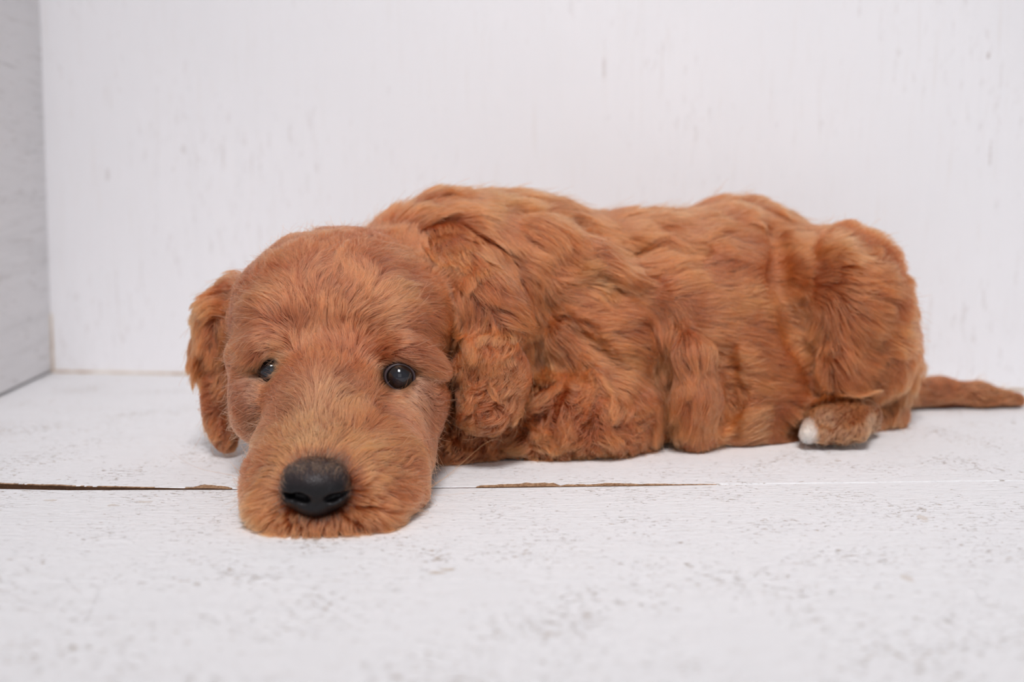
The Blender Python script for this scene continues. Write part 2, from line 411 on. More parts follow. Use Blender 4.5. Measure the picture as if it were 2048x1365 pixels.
# regions per vertex
REG = ['body', 'leg', 'haunch', 'paw', 'tail', 'head', 'ear']
def regions(p):
    best = np.full((len(REG), len(p)), 9.0, np.float32)
    X, Y, Z = (p[:, i].astype(np.float32) for i in range(3))
    for r, d in FD.prims:
        i = REG.index(r); best[i] = np.minimum(best[i], d(X, Y, Z))
    return best.argmin(0)

M_skin, nt, b = mat('puppy_skin_undercoat')
nt.links.new(ramp(nt, noise(nt, mapping(nt, (1, 1, 1)), 300, 3, 0.6), [(0.3, (0.10, 0.026, 0.008)), (0.7, (0.17, 0.045, 0.015))]), b.inputs['Base Color']); b.inputs['Roughness'].default_value = 0.9  # skin colour kept dark to stand in for shade between locks
b.inputs['Specular IOR Level'].default_value = 0.1

root = bpy.data.objects.new('puppy', None); COL.objects.link(root)
root.location = tuple(FL(1100, 860)); ROOT = np.array(root.location)
root['label'] = 'curly red-brown puppy lying with its chin flat on the white boards'
root['category'] = 'dog'
def child(name, me, m): return obj(name, me, m, root)
body = child('body', mesh_from('body', V - ROOT, Q.tolist()), M_skin)
wt = np.clip(1 - np.linalg.norm((V - P(1610, 876, .602)) * np.array([1.35, .5, .65]), axis=1) / .0105, 0, 1) ** .5
body.data.attributes.new('pale', 'FLOAT', 'POINT').data.foreach_set('value', wt.astype(np.float32))
at = N(nt, 'ShaderNodeAttribute', attribute_name='pale')
nt.links.new(mix(nt, at.outputs['Fac'], b.inputs['Base Color'].links[0].from_socket, (.75, .68, .60)), b.inputs['Base Color'])

# ------------------------------------------------------------------ coat: combing guides
PXM = 1.0
def G(reg, *rows): return [(reg,) + r for r in rows]
# (px, py, dx, dy, length mm, lift, curl amplitude, clump)
GUIDES = []
GUIDES += G('head',
 (632, 900, 0, -1, 5, .30, .10, .25), (570, 925, -.9, -.6, 7, .30, .10, .3), (700, 915, .7, -.8, 7, .3, .1, .3), (530, 975, -1, .0, 9, .28, .12, .5), (745, 955, 1, -.15, 9, .28, .15, .5),
 (545, 1030, -.8, .5, 11, .42, .15, .7), (725, 1025, .8, .5, 12, .42, .15, .7), (600, 1050, -.35, 1, 9, .55, .15, .75), (650, 1055, .05, 1, 9, .6, .15, .75), (700, 1050, .35, .95, 10, .55, .15, .75),
 (490, 1000, -.9, .35, 11, .45, .15, .6), (825, 985, .9, .3, 10, .3, .15, .5), (795, 1045, .7, .8, 11, .45, .15, .7), (510, 1055, -.6, .9, 10, .5, .15, .7), (800, 925, 1, -.05, 9, .2, .2, .5),
 (640, 855, 0, -1, 6, .2, .08, .3), (585, 860, -.5, -.8, 7, .2, .08, .3), (700, 855, .45, -.85, 7, .2, .08, .3), (650, 780, 0, -1, 7, .18, .1, .3), (600, 780, -.5, -.85, 7, .18, .1, .3), (712, 790, .6, -.75, 7, .16, .1, .3),
 (530, 890, -.9, -.1, 8, .2, .1, .4), (780, 870, .95, .0, 8, .16, .1, .4), (840, 905, .6, .6, 9, .2, .1, .4),
 (515, 800, -.9, .25, 7, .12, .1, .35), (480, 840, -.6, .7, 8, .15, .1, .35), (500, 770, -1, .1, 7, .12, .1, .3), (830, 800, .85, .45, 8, .12, .1, .35), (880, 780, .95, .2, 8, .12, .12, .35), (880, 840, .5, .85, 9, .15, .12, .4), (840, 860, .6, .7, 9, .14, .12, .4), (800, 812, .7, .3, 7, .1, .08, .3),
 (585, 745, -.75, -.5, 7, .15, .08, .3), (745, 765, .8, -.45, 7, .15, .08, .3), (660, 715, 0, -1, 9, .2, .12, .35), (620, 690, -.3, -1, 9, .2, .12, .4), (710, 690, .4, -.9, 9, .2, .12, .4),
 (545, 695, -.85, -.15, 9, .22, .15, .5), (500, 705, -.9, .35, 9, .2, .12, .5), (470, 720, -.8, .6, 9, .2, .12, .5), (770, 690, .8, -.45, 9, .22, .15, .5), (825, 700, .95, .05, 9, .2, .12, .5), (880, 725, .8, .6, 9, .16, .12, .5),
 (650, 630, .05, -1, 11, .22, .22, .5), (600, 600, -.4, -1, 11, .22, .25, .5), (710, 600, .45, -.9, 11, .22, .25, .5), (550, 600, -.8, -.5, 11, .22, .25, .5), (760, 640, .75, -.6, 11, .2, .2, .5), (820, 620, .9, -.3, 11, .2, .2, .5), (850, 660, 1, .15, 11, .18, .2, .5), (890, 680, .8, .6, 12, .2, .25, .5),
 (640, 520, .5, -.8, 12, .22, .35, .55), (570, 530, -.6, -.6, 12, .22, .3, .55), (720, 510, .5, -.8, 12, .22, .3, .55), (800, 540, .85, -.4, 12, .22, .3, .55), (860, 580, .9, .2, 13, .25, .3, .55), (890, 640, .7, .7, 13, .25, .3, .55),
 (490, 600, -.8, .0, 12, .28, .25, .5), (475, 660, -.8, .45, 11, .25, .2, .5), (650, 465, .4, -.6, 12, .25, .35, .55), (780, 480, .9, -.3, 13, .25, .3, .55))
GUIDES += G('ear',
 (890, 510, .7, .6, 14, .22, .15, .5), (900, 550, .5, .8, 15, .22, .15, .5), (960, 560, .6, .8, 16, .22, .15, .55), (1000, 600, .45, .95, 18, .22, .3, .65), (1040, 650, .3, 1, 19, .22, .6, .7), (940, 680, .15, 1, 19, .18, .6, .7), (985, 720, .15, 1, 18, .18, .8, .75), (1035, 760, .0, 1, 17, .22, .9, .8),
 (930, 790, .15, 1, 16, .2, .9, .8), (980, 820, .0, 1, 15, .22, 1.0, .8), (1020, 820, -.3, .9, 14, .25, 1.0, .8), (960, 860, .1, .9, 13, .25, 1.0, .8),
 (460, 585, -.8, .1, 17, .75, .3, .75), (425, 640, -.6, .8, 17, .5, .35, .8), (405, 690, -.3, 1, 17, .35, .45, .8), (440, 700, -.2, 1, 18, .2, .4, .7), (425, 790, -.15, 1, 17, .22, .5, .75), (455, 800, .1, 1, 16, .2, .5, .75), (440, 860, -.05, 1, 13, .25, .7, .8), (460, 880, .1, .8, 11, .25, .7, .8))
GUIDES += G('body',
 (800, 470, .8, -.4, 15, .3, .3, .5), (880, 430, 1, -.2, 15, .3, .3, .5), (900, 480, .8, .3, 15, .3, .3, .5), (1000, 410, 1, 0, 15, .25, .25, .5), (980, 470, .8, .5, 16, .25, .3, .5), (1100, 415, 1, .15, 15, .22, .25, .5), (1050, 500, .6, .8, 16, .25, .35, .5), (1080, 580, .3, 1, 16, .25, .35, .55),
 (1150, 480, .9, .4, 15, .22, .3, .5), (1250, 430, 1, .15, 14, .2, .25, .5), (1350, 430, 1, .0, 14, .25, .25, .5), (1300, 500, 1, .15, 14, .22, .3, .5), (1450, 410, .9, -.25, 13, .32, .3, .5), (1530, 420, .9, .3, 13, .3, .3, .5), (1440, 500, 1, -.15, 14, .2, .3, .5), (1540, 480, .9, .2, 14, .2, .3, .5),
 (1150, 570, .9, .35, 16, .2, .35, .5), (1230, 570, 1, .3, 16, .2, .35, .5), (1330, 560, 1, -.3, 16, .2, .35, .5), (1420, 570, .9, -.1, 16, .2, .35, .5), (1510, 580, .9, .3, 16, .22, .35, .5),
 (1130, 640, .95, .25, 16, .2, .35, .5), (1200, 640, 1, .1, 16, .2, .35, .5), (1260, 700, 1, -.15, 16, .2, .35, .5), (1320, 660, .5, .8, 16, .2, .3, .6), (1385, 700, .35, .95, 17, .22, .3, .7), (1400, 780, .08, 1, 18, .22, .3, .75), (1345, 760, -.1, 1, 18, .2, .3, .7), (1380, 860, .0, 1, 17, .22, .3, .75), (1320, 850, .3, .9, 16, .22, .35, .6),
 (1460, 660, .95, .2, 16, .2, .35, .5), (1540, 680, .95, .2, 16, .22, .35, .5), (1480, 760, 1, .0, 17, .2, .35, .55), (1570, 770, 1, -.1, 16, .22, .35, .55), (1480, 850, 1, -.1, 17, .2, .35, .55), (1570, 840, .95, .0, 15, .22, .35, .55), (1440, 890, .8, .3, 15, .2, .35, .55),
 (1100, 700, .5, .8, 15, .22, .4, .55), (1180, 740, .75, .5, 15, .22, .4, .5), (1260, 790, .75, .55, 15, .22, .35, .5), (950, 880, .3, .9, 14, .25, .5, .6), (900, 860, .2, .9, 14, .25, .5, .6), (1060, 620, .2, 1, 16, .25, .3, .55))
GUIDES += G('leg',
 (1110, 760, .9, -.1, 15, .22, .5, .6), (1200, 770, .9, .25, 15, .22, .45, .6), (1090, 830, .25, .9, 16, .28, 1.0, .8), (1160, 850, -.2, 1, 17, .28, 1.1, .85), (1220, 850, .35, .95, 17, .25, .9, .8), (1270, 830, .7, .6, 15, .22, .5, .6), (1290, 890, .6, .6, 14, .22, .5, .6), (1120, 900, .1, .9, 15, .25, 1.0, .8), (1200, 905, .2, .9, 15, .25, .9, .8),
 (1000, 900, -.1, .9, 14, .25, .9, .75), (920, 900, -.4, .6, 12, .25, .6, .6))
GUIDES += G('haunch',
 (1600, 470, .9, -.2, 13, .4, .25, .5), (1650, 450, .8, -.4, 13, .42, .25, .5), (1710, 460, .5, -.5, 13, .38, .25, .5), (1770, 510, .85, -.1, 13, .38, .25, .5), (1650, 540, .8, -.05, 13, .35, .25, .5), (1700, 560, .6, .15, 13, .35, .25, .5), (1590, 560, .8, .25, 13, .4, .25, .5), (1620, 640, .3, .9, 13, .34, .25, .5),
 (1700, 640, .5, .5, 13, .32, .25, .5), (1780, 600, .8, .4, 14, .35, .25, .5), (1815, 650, .7, .7, 14, .35, .25, .5), (1740, 720, .7, .5, 13, .3, .25, .5), (1660, 740, .4, .5, 13, .3, .25, .5), (1800, 740, .4, .9, 13, .3, .3, .6), (1770, 820, .2, .9, 11, .3, .3, .6), (1800, 690, .9, .6, 14, .35, .3, .6))
GUIDES += G('paw',
 (1620, 860, -.5, .8, 7, .2, .1, .5), (1650, 855, -.15, 1, 7, .2, .1, .5), (1700, 850, -.1, 1, 8, .2, .15, .5), (1735, 850, .3, .8, 8, .2, .15, .5), (1700, 820, -.8, .5, 8, .2, .15, .5))
GUIDES += G('tail',
 (1830, 785, 1, .05, 6, .16, .1, .4), (1900, 770, 1, .0, 6, .16, .1, .4), (1960, 800, 1, .15, 5, .16, .1, .4), (2025, 800, 1, .1, 5, .2, .1, .4))

tri = []
qa = np.array(Q)
T = np.concatenate([qa[:, [0, 1, 2]], qa[:, [0, 2, 3]]])
bvh = BVHTree.FromPolygons([tuple(v) for v in V], T.tolist())
gp = {r: [] for r in REG}
for reg, px, py, dx, dy, ln_, lift, curl, cl in GUIDES:
    r = ray(px, py); r = r / np.linalg.norm(r)
    hit = bvh.ray_cast(Vector(CAM), Vector(r), 3.0)
    if hit[0] is None:
        continue
    h = np.array(hit[0]); nrm = np.array(hit[1])
    d = np.array([dx, dy * sp * 0 , -dy]); d = d + 0.0
    # tangent direction whose picture direction is (dx, dy): slide on the tangent plane
    r2 = ray(px + dx * 8, py + dy * 8)
    den = r2.dot(nrm)
    if abs(den) > 0.08:
        t = (h - CAM).dot(nrm) / den; q = CAM + r2 * t - h
        d = q / (np.linalg.norm(q) + 1e-9)
    d = d - nrm * d.dot(nrm); d /= np.linalg.norm(d) + 1e-9
    gp[reg].append((*h, *d, ln_, lift, curl, cl))
gp = {r: np.array(v, np.float32) for r, v in gp.items()}
SIG = {'body': .022, 'leg': .014, 'haunch': .018, 'paw': .01, 'tail': .02, 'head': .010, 'ear': .013}
def comb(p, reg):
    """interpolated direction, length, lift, curl and clump at the points p"""
    g = gp[reg]; out = np.zeros((len(p), 7), np.float32); s2_ = 2 * SIG[reg] ** 2
    p = p.astype(np.float32)
    for a in range(0, len(p), 60000):
        q = p[a:a + 60000]
        d2 = ((q[:, None, :] - g[None, :, :3]) ** 2).sum(2)
        dm = d2.min(1, keepdims=True)
        w_ = np.exp(-(d2 - dm) / s2_) / (d2 + 1e-5)
        w_ /= w_.sum(1, keepdims=True)
        out[a:a + 60000] = w_ @ g[:, 3:10]
    return out

# smooth pseudo-noise in space
class SN:
    def __init__(s, seed, wl, n=7):
        r = np.random.default_rng(seed); k = r.normal(size=(n, 3)); k /= np.linalg.norm(k, axis=1, keepdims=True)
        s.k = (k * (2 * np.pi / wl) * r.uniform(.6, 1.5, (n, 1))).astype(np.float32); s.p = r.uniform(0, 6.28, n).astype(np.float32)
    def __call__(s, p): return np.sin(p.astype(np.float32) @ s.k.T + s.p).sum(1) / math.sqrt(len(s.p) * .5)

v0, v1, v2 = V[T[:, 0]], V[T[:, 1]], V[T[:, 2]]
cr_ = np.cross(v1 - v0, v2 - v0); ar = np.linalg.norm(cr_, axis=1) / 2; tn = cr_ / (2 * ar[:, None] + 1e-12); tc_ = (v0 + v1 + v2) / 3
treg = regions(tc_)
dens = {'body': 2.0e6, 'leg': 2.4e6, 'haunch': 2.2e6, 'paw': 3.2e6, 'tail': 3.2e6, 'head': 4.2e6, 'ear': 2.6e6}    # hairs per square metre
dv = np.array([dens[r] for r in REG])[treg]
facing = (tn * (CAM - tc_)).sum(1) / np.linalg.norm(CAM - tc_, axis=1)
dv = dv * np.where(facing < -0.35, 0.35, 1.0)          # thinner coat sampling on the far side
dv = dv * np.where((tc_[:, 2] < 0.0035) & (tn[:, 2] < -.5), 0.0, 1.0)
NOSE_C = P(632, 975, .4485)
cnt = rng.poisson(ar * dv)
ti = np.repeat(np.arange(len(T)), cnt)
u1, u2 = rng.random(len(ti)), rng.random(len(ti)); fl2 = u1 + u2 > 1; u1[fl2] = 1 - u1[fl2]; u2[fl2] = 1 - u2[fl2]
RP = v0[ti] + (v1 - v0)[ti] * u1[:, None] + (v2 - v0)[ti] * u2[:, None]
RR = treg[ti]
# keep the nose pad and the eyes bare
def proj(p):
    q = p - CAM; zc = q[:, 1] * cp - q[:, 2] * sp; yc = q[:, 1] * sp + q[:, 2] * cp
    return 1024 + F * q[:, 0] / zc, 682.5 - F * yc / zc
keep = np.ones(len(RP), bool)
EC = [P(a, b_, Yd) for a, b_, Yd, r_ in EYES]
for c, (a, b_, Yd, r_) in zip(EC, EYES):
    front = c + np.array([0, -r_ * Yd / F * .75, 0])
    hw = .0052 if a < 600 else .0070
    q = RP - front - np.array([-.0012 if a < 600 else 0, 0, -.0003]); keep &= ((q[:, 0] / hw) ** 2 + (q[:, 1] / .008) ** 2 + (q[:, 2] / .0052) ** 2) > 1
q = RP - NOSE_C; keep &= ((q[:, 0] / .0105) ** 2 + (q[:, 1] / .016) ** 2 + ((q[:, 2] + .0012) / .0088) ** 2) > 1
RP = RP[keep]; RR = RR[keep]

KP = 10
LEN = {'body': 1.5, 'leg': 1.2, 'haunch': 1.35, 'paw': .75, 'tail': 1, 'head': 1.15, 'ear': 1.15}
CURL = {'body': .6, 'leg': 1.15, 'haunch': .6, 'paw': .3, 'tail': .8, 'head': 1, 'ear': 1.1}
LIFT = {'body': .62, 'leg': .75, 'haunch': .95, 'paw': .45, 'tail': .8, 'head': .72, 'ear': .75}
n_w1, n_w2, n_ph, n_tone, n_tw = SN(1, .034), SN(2, .017), SN(3, .02), SN(4, .035), SN(5, .012)
n_len = SN(6, .02)
n_lift = SN(8, .02)
def grow(p0, reg, seed, jit=1.0):
    r = np.random.default_rng(seed); n = len(p0)
    c = comb(p0, reg); L = c[:, 3] * .001 * LEN[reg] * (1 + .12 * n_len(p0)) * r.uniform(.75, 1.15, n) * (1 if jit else 1); lift = c[:, 4] * LIFT[reg] * (1 + .30 * n_lift(p0)); curl = c[:, 5] * CURL[reg]
    nrm = FD.grad(p0); p = p0 - nrm * .0006
    jt = r.normal(size=(n, 3)) * (.07 * jit)
    ph = n_ph(p0) * 3.0 + r.normal(size=n) * .35 * jit
    pts = [p.copy()]; st = (L / (KP - 1))[:, None]
    lam = .015
    prev = None
    for i in range(KP - 1):
        s_ = (i + .5) / (KP - 1)
        if i % 2 == 0:
            c = comb(p, reg) if i else c
            nrm = FD.grad(p)
        t = c[:, :3] + jt
        # wandering of the locks
        b_ = np.cross(nrm, t)
        t = t + b_ * ((.22 + .35 * curl) * n_w1(p0) + (.05 + .28 * curl) * n_w2(p0))[:, None]
        t = t - nrm * (t * nrm).sum(1, keepdims=True); t /= np.linalg.norm(t, axis=1, keepdims=True) + 1e-9
        b_ = np.cross(nrm, t)
        arc = ph + s_ * L / lam * 2 * np.pi
        ht = lift * L * (1 - (1 - s_) ** 2) * .9 + .0003
        err = ht - FD.look(p)
        up = np.clip(err / st[:, 0] * .7, -.8, 1.2)
        d = t + nrm * up[:, None] + b_ * (curl * 1.1 * np.cos(arc))[:, None] + nrm * (curl * .6 * np.sin(arc))[:, None]
        d /= np.linalg.norm(d, axis=1, keepdims=True) + 1e-9
        p = p + d * st
        p[:, 2] = np.maximum(p[:, 2], .0004)
        pts.append(p.copy())
    return np.stack(pts, 1), L, c

M_fur = bpy.data.materials.new('red_brown_fur'); M_fur.use_nodes = True; nt = M_fur.node_tree
b = nt.nodes['Principled BSDF']
at = N(nt, 'ShaderNodeAttribute', attribute_name='tint')
hi = N(nt, 'ShaderNodeHairInfo')
root_shade = ramp(nt, hi.outputs['Intercept'], [(0.0, bw(.22)), (0.35, bw(.60)), (0.7, bw(1.0)), (1.0, bw(1.2))])  # roots darkened in colour to imitate self-shadow between the locks
colr = mix(nt, 1.0, at.outputs['Color'], root_shade, 'MULTIPLY')
nt.nodes.remove(b)
ph_ = N(nt, 'ShaderNodeBsdfHairPrincipled')
ph_.model = 'CHIANG'; ph_.parametrization = 'COLOR'
nt.links.new(colr, ph_.inputs['Color'])
ph_.inputs['Roughness'].default_value = 0.38; ph_.inputs['Radial Roughness'].default_value = 0.55
ph_.inputs['IOR'].default_value = 1.5
nt.links.new(ph_.outputs[0], nt.nodes['Material Output'].inputs[0])

def hair_object(name, pts, rad, tint, parent, label=None):
    n, k, _ = pts.shape
    hd = bpy.data.hair_curves.new(name); hd.add_curves([k] * n)
    hd.attributes['position'].data.foreach_set('vector', (pts - ROOT).astype(np.float32).ravel())
    ra = hd.attributes.get('radius') or hd.attributes.new('radius', 'FLOAT', 'POINT')
    ra.data.foreach_set('value', rad.astype(np.float32).ravel())
    ta = hd.attributes.new('tint', 'FLOAT_COLOR', 'CURVE')
    ta.data.foreach_set('color', np.concatenate([tint, np.ones((n, 1))], 1).astype(np.float32).ravel())
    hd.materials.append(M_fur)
    o = bpy.data.objects.new(name, hd); COL.objects.link(o); o.parent = parent
    o['kind'] = 'stuff'
    if label: o['label'] = label
    return o

BASE = np.array([.55, .122, .048])
NAMES = {'body': 'body_fur', 'leg': 'front_leg_fur', 'haunch': 'haunch_fur', 'paw': 'hind_paw_fur', 'tail': 'tail_fur', 'head': 'head_fur', 'ear': 'ear_fur'}
CL = {'body': .0042, 'leg': .0056, 'haunch': .0040, 'paw': .002, 'tail': .0025, 'head': .0022, 'ear': .0044}
WID = {'body': .000135, 'leg': .000135, 'haunch': .00013, 'paw': .00011, 'tail': .00011, 'head': .000095, 'ear': .00012}
sub = KDTree  # name kept short below
for ri, reg in enumerate(REG):
    sel = np.where(RR == ri)[0]
    if not len(sel): continue
    p0 = RP[sel]
    pts, L, c = grow(p0, reg, 100 + ri)
    # clumping in two sizes: hairs lean to the guide of their tuft, tufts to the guide of their lock
    s_ = np.linspace(0, 1, KP)
    r = np.random.default_rng(300 + ri)
    def pick(size, seed):
        n_ = max(6, int(len(sel) / (dens[reg] * size ** 2)))
        return np.random.default_rng(seed).choice(len(sel), min(n_, len(sel)), replace=False)
    def nearest(base, q):
        kd = KDTree(len(base))
        for k_, v_ in enumerate(base): kd.insert(v_, k_)
        kd.balance()
        return np.array([kd.find(v_)[1] for v_ in q])
    g2 = pick(CL[reg] * 1.9, 50 + ri); g1 = pick(CL[reg] * (.28 if reg in ('body', 'haunch') else .34), 80 + ri)
    G2, _, _ = grow(p0[g2], reg, 200 + ri, 0.0); G1, _, c1 = grow(p0[g1], reg, 250 + ri, .8)
    w2 = nearest(p0[g2], p0[g1])
    W2 = (np.clip(c1[:, 6], 0, .9)[:, None] * (s_ ** 1.1)[None] * (.98 if reg in ('leg', 'ear') else .8))[..., None]
    G1 = G1 * (1 - W2) + G2[w2] * W2
    near = nearest(p0[g1], p0); ncl = len(g1)
    cw = np.clip(.80 * r.uniform(.6, 1.15, len(sel)), 0, .93)
    W = (cw[:, None] * (np.clip(s_ * 1.25, 0, 1) ** .8)[None, :])[..., None]
    pts = pts * (1 - W) + (G1[near]) * W
    # a few strays
    stray = r.random(len(sel)) < .06
    pts[stray] += (r.normal(size=(stray.sum(), 1, 3)) * .0026) * (s_[None, :, None] ** 1.6)
    pts[..., 2] = np.maximum(pts[..., 2], .0004)
    rad = WID[reg] * r.uniform(.7, 1.25, (len(sel), 1)) * (1 - .72 * s_[None, :] ** 1.5)
    ctone = np.random.default_rng(400 + ri).normal(size=ncl)[near]
    lum = np.exp(.12 * n_tone(p0) + (.11 if reg in ('body', 'haunch', 'paw') else .18) * ctone + .12 * r.normal(size=len(sel)))
    warm = .02 * n_tw(p0) + .02 * r.normal(size=len(sel))
    bse = BASE if reg == 'head' else np.array([.50, .104, .033])
    tint = bse[None] * lum[:, None] * np.stack([np.ones_like(warm), 1 - warm, 1 - 1.6 * warm], 1)
    px, py = proj(p0)
    if reg == 'head':
        # sooty hairs round the nose pad, paler bridge and lower lip; muzzle and cheek light painted into the tint
        dn = np.linalg.norm((p0 - NOSE_C) * np.array([1, .6, 1.1]), axis=1)
        k = (np.clip(1 - (dn - .0108 - .0016 * np.clip(np.abs(p0[:, 2] - NOSE_C[2]) / .010, 0, 1)) / .0026, 0, 1)[:, None] * 1.5 * (r.uniform(0, 1, (len(sel), 1)) > .25)).clip(0, .95)
        tint = tint * (1 - k) + np.array([.035, .022, .02]) * k
        dn2 = np.linalg.norm((p0 - P(650, 860, .505)) * np.array([1.2, .5, .8]), axis=1)
        k = (np.exp(-(dn2 / .018) ** 2) * .30)[:, None]; tint = tint * (1 - k) + np.array([.80, .42, .22]) * k
        km = np.clip(1 - (np.linalg.norm((p0 - P(655, 960, .48)) * np.array([1, .7, 1]), axis=1) - .02) / .02, 0, 1)[:, None] * .8  # muzzle: golden coat, plus lit brightness put into the hair colour
        tint = tint * (1 - km) + tint * np.array([1.25, 1.25, 1.0]) * km
        for cx, cy, Yd, sc in ((815, 800, .53, .010), (540, 795, .535, .009)):  # highlights below the eyes, painted as lighter hairs
            k = (np.exp(-(np.linalg.norm(p0 - P(cx, cy, Yd), axis=1) / sc) ** 2) * .45)[:, None]; tint = tint * (1 - k) + np.array([.85, .50, .32]) * k
    if reg == 'paw':
        k = np.clip(1 - np.linalg.norm((p0 - P(1610, 876, .602)) * np.array([1.35, .5, .65]), axis=1) / .0105, 0, 1)[:, None] ** .5
        tint = tint * .6 + np.array([.74, .28, .12]) * .4
        tint = tint * (1 - k) + np.array([.97, .94, .90]) * k
    tint = np.clip(tint, .01, .95)
    if reg == 'ear':
        left = p0[:, 0] < -.09
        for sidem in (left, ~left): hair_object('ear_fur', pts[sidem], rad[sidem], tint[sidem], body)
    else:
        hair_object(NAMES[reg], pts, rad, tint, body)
    print('fur', reg, len(sel), ncl)

# ------------------------------------------------------------------ eyes
M_eye, nt, b = mat('dark_puppy_eye')
b.inputs['Roughness'].default_value = 0.04
tc = N(nt, 'ShaderNodeTexCoord'); sx_ = N(nt, 'ShaderNodeSeparateXYZ'); nt.links.new(tc.outputs['Object'], sx_.inputs[0])
vl = N(nt, 'ShaderNodeVectorMath', operation='LENGTH'); cmb = N(nt, 'ShaderNodeCombineXYZ')
nt.links.new(sx_.outputs[0], cmb.inputs[0]); nt.links.new(sx_.outputs[2], cmb.inputs[1]); nt.links.new(cmb.outputs[0], vl.inputs[0])
nt.links.new(ramp(nt, math_(nt, 'MULTIPLY', vl.outputs['Value'], 100.0), [(0.0, (.014, .014, .02)), (0.36, (.010, .010, .014)), (0.40, (.006, .004, .005)), (.62, (.012, .006, .004)), (.66, (.004, .003, .004)), (.7, (.01, .008, .012))]), b.inputs['Base Color'])
M_lid, nt, b = mat('dark_eyelid_skin'); b.inputs['Base Color'].default_value = (.035, .022, .026, 1); b.inputs['Roughness'].default_value = .42
def ring(name, c, rx, rz, r, aim, m):
    bm = bmesh.new(); n1, n2 = 40, 10; vs = []
    for i in range(n1):
        a = 2 * math.pi * i / n1
        ct = Vector((math.cos(a) * rx, 0, math.sin(a) * rz)); rd = Vector((math.cos(a), 0, math.sin(a)))
        vs.append([bm.verts.new(ct + rd * math.cos(2 * math.pi * j / n2) * r + Vector((0, 1, 0)) * math.sin(2 * math.pi * j / n2) * r * 1.3) for j in range(n2)])
    for i in range(n1):
        for j in range(n2): bm.faces.new((vs[i][j], vs[(i + 1) % n1][j], vs[(i + 1) % n1][(j + 1) % n2], vs[i][(j + 1) % n2]))
    bmesh.ops.recalc_face_normals(bm, faces=bm.faces)
    me = bpy.data.meshes.new(name); bm.to_mesh(me); bm.free(); me.polygons.foreach_set('use_smooth', [True] * len(me.polygons))
    o = child(name, me, m); o.location = tuple(np.array(c) - ROOT); o.rotation_euler = aim
    return o
for c, (a, b_, Yd, r_), yaw in zip(EC, EYES, (-.45, .38)):
    rad_ = r_ * Yd / F
    bm = bmesh.new(); bmesh.ops.create_uvsphere(bm, u_segments=40, v_segments=24, radius=rad_)
    for v in bm.verts:      # cornea bulge towards the front (-y)
        rr = math.hypot(v.co.x, v.co.z)
        if v.co.y < 0 and rr < rad_ * .7: v.co.y -= rad_ * .10 * (1 - (rr / (rad_ * .7)) ** 2)
    me = bpy.data.meshes.new('eye'); bm.to_mesh(me); bm.free(); me.polygons.foreach_set('use_smooth', [True] * len(me.polygons))
    o = child('eye', me, M_eye); o.location = tuple(c - ROOT); o.rotation_euler = (0.05, 0, yaw * .5)
    f = c + np.array([math.sin(yaw) * .5, -1, 0]) / math.hypot(1, .5 * math.sin(yaw)) * rad_ * .60
    ring('eyelid', f, rad_ * (.72 if yaw < 0 else .86), rad_ * .74, .00065, (0, -.15 if yaw < 0 else .2, yaw * .6), M_lid)

# ------------------------------------------------------------------ nose pad with nostrils
NF = Field(NOSE_C - np.array([.02, .016, .018]), NOSE_C + np.array([.02, .026, .018]), .0005)
def nadd(px, py, dY, rx, rz, ry, k, op='add', ang=(0, 0, 0)):
    Y = .4485 + dY
    NF.add(*ell(P(px, py, Y), (rx * Y / F, ry, rz * Y / F), ang), k, None, op)
nadd(632, 955, .0075, 64, 36, .012, .003)
nadd(632, 975, .005, 58, 34, .010, .004)
nadd(594, 982, .0065, 31, 34, .0105, .003)
nadd(671, 982, .0065, 31, 34, .0105, .003)
nadd(632, 1008, .006, 40, 24, .009, .004)
nadd(600, 1000, -.0050, 20, 12, .006, .0015, 'sub', (0, .30, 0))
nadd(577, 993, -.0025, 12, 6, .006, .0015, 'sub', (0, .1, 0))
nadd(664, 1001, -.0050, 20, 11, .006, .0015, 'sub', (0, -.30, 0))
nadd(688, 993, -.0025, 13, 6, .006, .0015, 'sub', (0, -.1, 0))
NF.add(*cap(P(631, 1002, .4400), P(633, 1036, .4435), .0006, .0012), .0012, None, 'sub')
NF.add(*cap(P(632, 950, .4350), P(631, 1000, .4370), .0010, .0006), .003, None, 'sub')
nv, nq = NF.mesh()
M_nose, nt, b = mat('wet_black_nose')
g = mapping(nt, (1, 1, 1))
vor = N(nt, 'ShaderNodeTexVoronoi'); vor.inputs['Scale'].default_value = 1500; nt.links.new(g, vor.inputs['Vector'])
tc = N(nt, 'ShaderNodeTexCoord'); sz = N(nt, 'ShaderNodeSeparateXYZ'); nt.links.new(tc.outputs['Object'], sz.inputs[0])
NZ0 = float(NOSE_C[2] - ROOT[2])
mr = N(nt, 'ShaderNodeMapRange'); nt.links.new(sz.outputs[2], mr.inputs[0]); mr.inputs[1].default_value = NZ0 + .001; mr.inputs[2].default_value = NZ0 + .009
nt.links.new(mix(nt, mr.outputs[0], (.006, .005, .006), (.040, .026, .027)), b.inputs['Base Color'])
b.inputs['Roughness'].default_value = .40; b.inputs['Specular IOR Level'].default_value = .28
bp = N(nt, 'ShaderNodeBump'); bp.inputs['Strength'].default_value = .5; bp.inputs['Distance'].default_value = .0003
nt.links.new(vor.outputs['Distance'], bp.inputs['Height']); nt.links.new(bp.outputs[0], b.inputs['Normal'])
nose = child('nose', mesh_from('nose', nv - ROOT, nq.tolist()), M_nose)

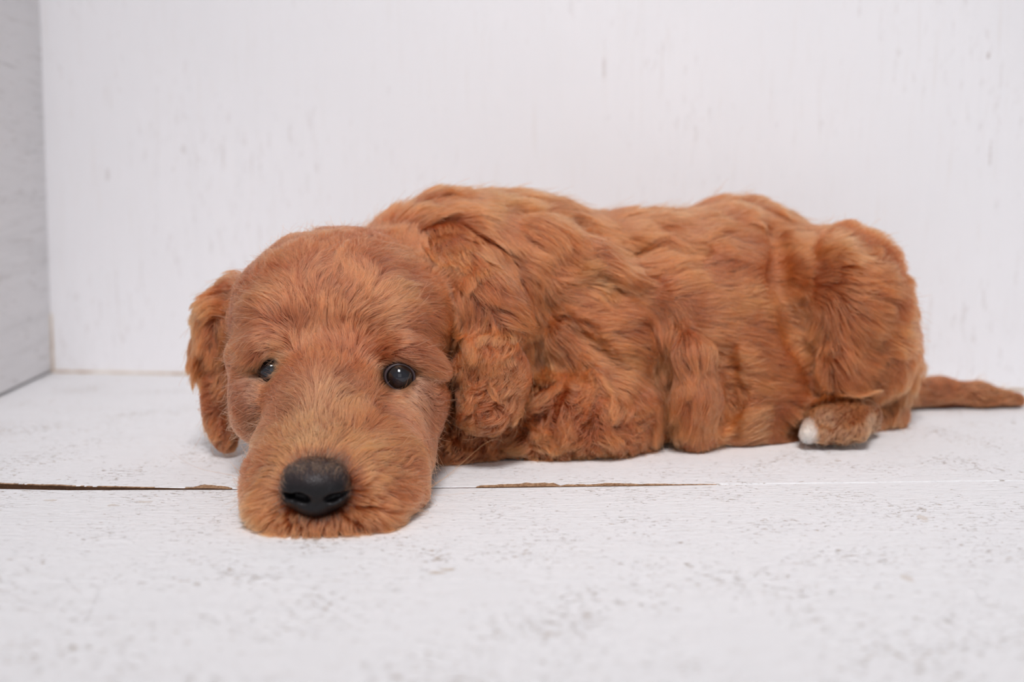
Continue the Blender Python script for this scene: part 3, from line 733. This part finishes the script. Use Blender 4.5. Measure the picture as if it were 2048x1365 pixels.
# short fuzz growing over the top edge of the nose pad
nfa = np.array(nq); ncen = nv[nfa].mean(1); nn = np.cross(nv[nfa[:, 1]] - nv[nfa[:, 0]], nv[nfa[:, 3]] - nv[nfa[:, 0]]); nn /= np.linalg.norm(nn, axis=1, keepdims=True) + 1e-12
r = np.random.default_rng(77)
prob = np.clip((ncen[:, 2] - NOSE_C[2] - .0028) / .006, 0, 1) * .8 + np.clip((np.abs(ncen[:, 0] - NOSE_C[0]) - .0105) / .003, 0, 1) * .3
pick_ = r.random(len(ncen)) < prob * .75
q0 = ncen[pick_] + r.normal(size=(pick_.sum(), 3)) * .0001; qn = nn[pick_]
dirn = np.array([0, -.25, .9])[None] + np.stack([(q0[:, 0] - NOSE_C[0]) / .012, np.zeros(len(q0)), np.zeros(len(q0))], 1) * .9 + r.normal(size=q0.shape) * .22
dirn = dirn - qn * (dirn * qn).sum(1, keepdims=True); dirn /= np.linalg.norm(dirn, axis=1, keepdims=True)
Ln = r.uniform(.0015, .0038, len(q0)); s5 = np.linspace(0, 1, 5)
fp = q0[:, None] + dirn[:, None] * (s5[None, :, None] * Ln[:, None, None]) + qn[:, None] * (.35 * Ln[:, None] * np.sin(s5[None] * 1.6))[..., None]
dk = (r.random(len(q0)) < .72)[:, None]
ft = np.where(dk, np.array([.03, .018, .016]), np.array([.45, .17, .07])) * r.uniform(.6, 1.3, (len(q0), 1))
hair_object('nose_fuzz', fp, .00007 * (1 - .7 * s5)[None].repeat(len(q0), 0), ft, nose)

# ------------------------------------------------------------------ whiskers
M_wh, nt, b = mat('golden_whisker'); b.inputs['Base Color'].default_value = (.55, .30, .14, 1); b.inputs['Roughness'].default_value = .4
def whisker(pts, r=.00010):
    n = 24; c = np.array(pts) - ROOT; t = np.linspace(0, 1, len(c)); u = np.linspace(0, 1, n)
    co = np.polyfit(t, c, min(3, len(c) - 1)); path = sum(co[k][None] * u[:, None] ** (len(co) - 1 - k) for k in range(len(co)))
    v, f = [], []
    for i, q in enumerate(path):
        d = path[min(i + 1, n - 1)] - path[max(i - 1, 0)]; d /= np.linalg.norm(d)
        a1 = np.cross(d, (0, 0, 1)); a1 /= np.linalg.norm(a1); a2 = np.cross(d, a1); rr = r * (1 - .8 * i / n)
        v += [q + (a1 * math.cos(k * math.pi / 2.5) + a2 * math.sin(k * math.pi / 2.5)) * rr for k in range(5)]
        if i: f += [((i - 1) * 5 + k, (i - 1) * 5 + (k + 1) % 5, i * 5 + (k + 1) % 5, i * 5 + k) for k in range(5)]
    child('whisker', mesh_from('whisker', v, f), M_wh)
whisker([P(838, 985, .478), P(890, 958, .474), P(945, 905, .47), P(975, 888, .47), P(1008, 885, .472)])
whisker([P(835, 975, .478), P(880, 962, .472), P(930, 930, .47), P(952, 912, .47)], .00007)
whisker([P(480, 955, .475), P(430, 945, .47), P(385, 932, .468), P(340, 900, .47)], .00007)
whisker([P(850, 990, .48), P(900, 990, .475), P(960, 982, .474)], .00006)

# looks that differ from the rest of the dog
for o in root.children_recursive:
    n_ = o.name.split('.')[0]
    if n_ == 'nose': o['label'] = 'black leathery nose with wide nostrils'
    if n_ == 'eye': o['label'] = 'glossy near-black eye'
    if n_ == 'hind_paw_fur': o['label'] = 'paler hind paw with a white toe tip'
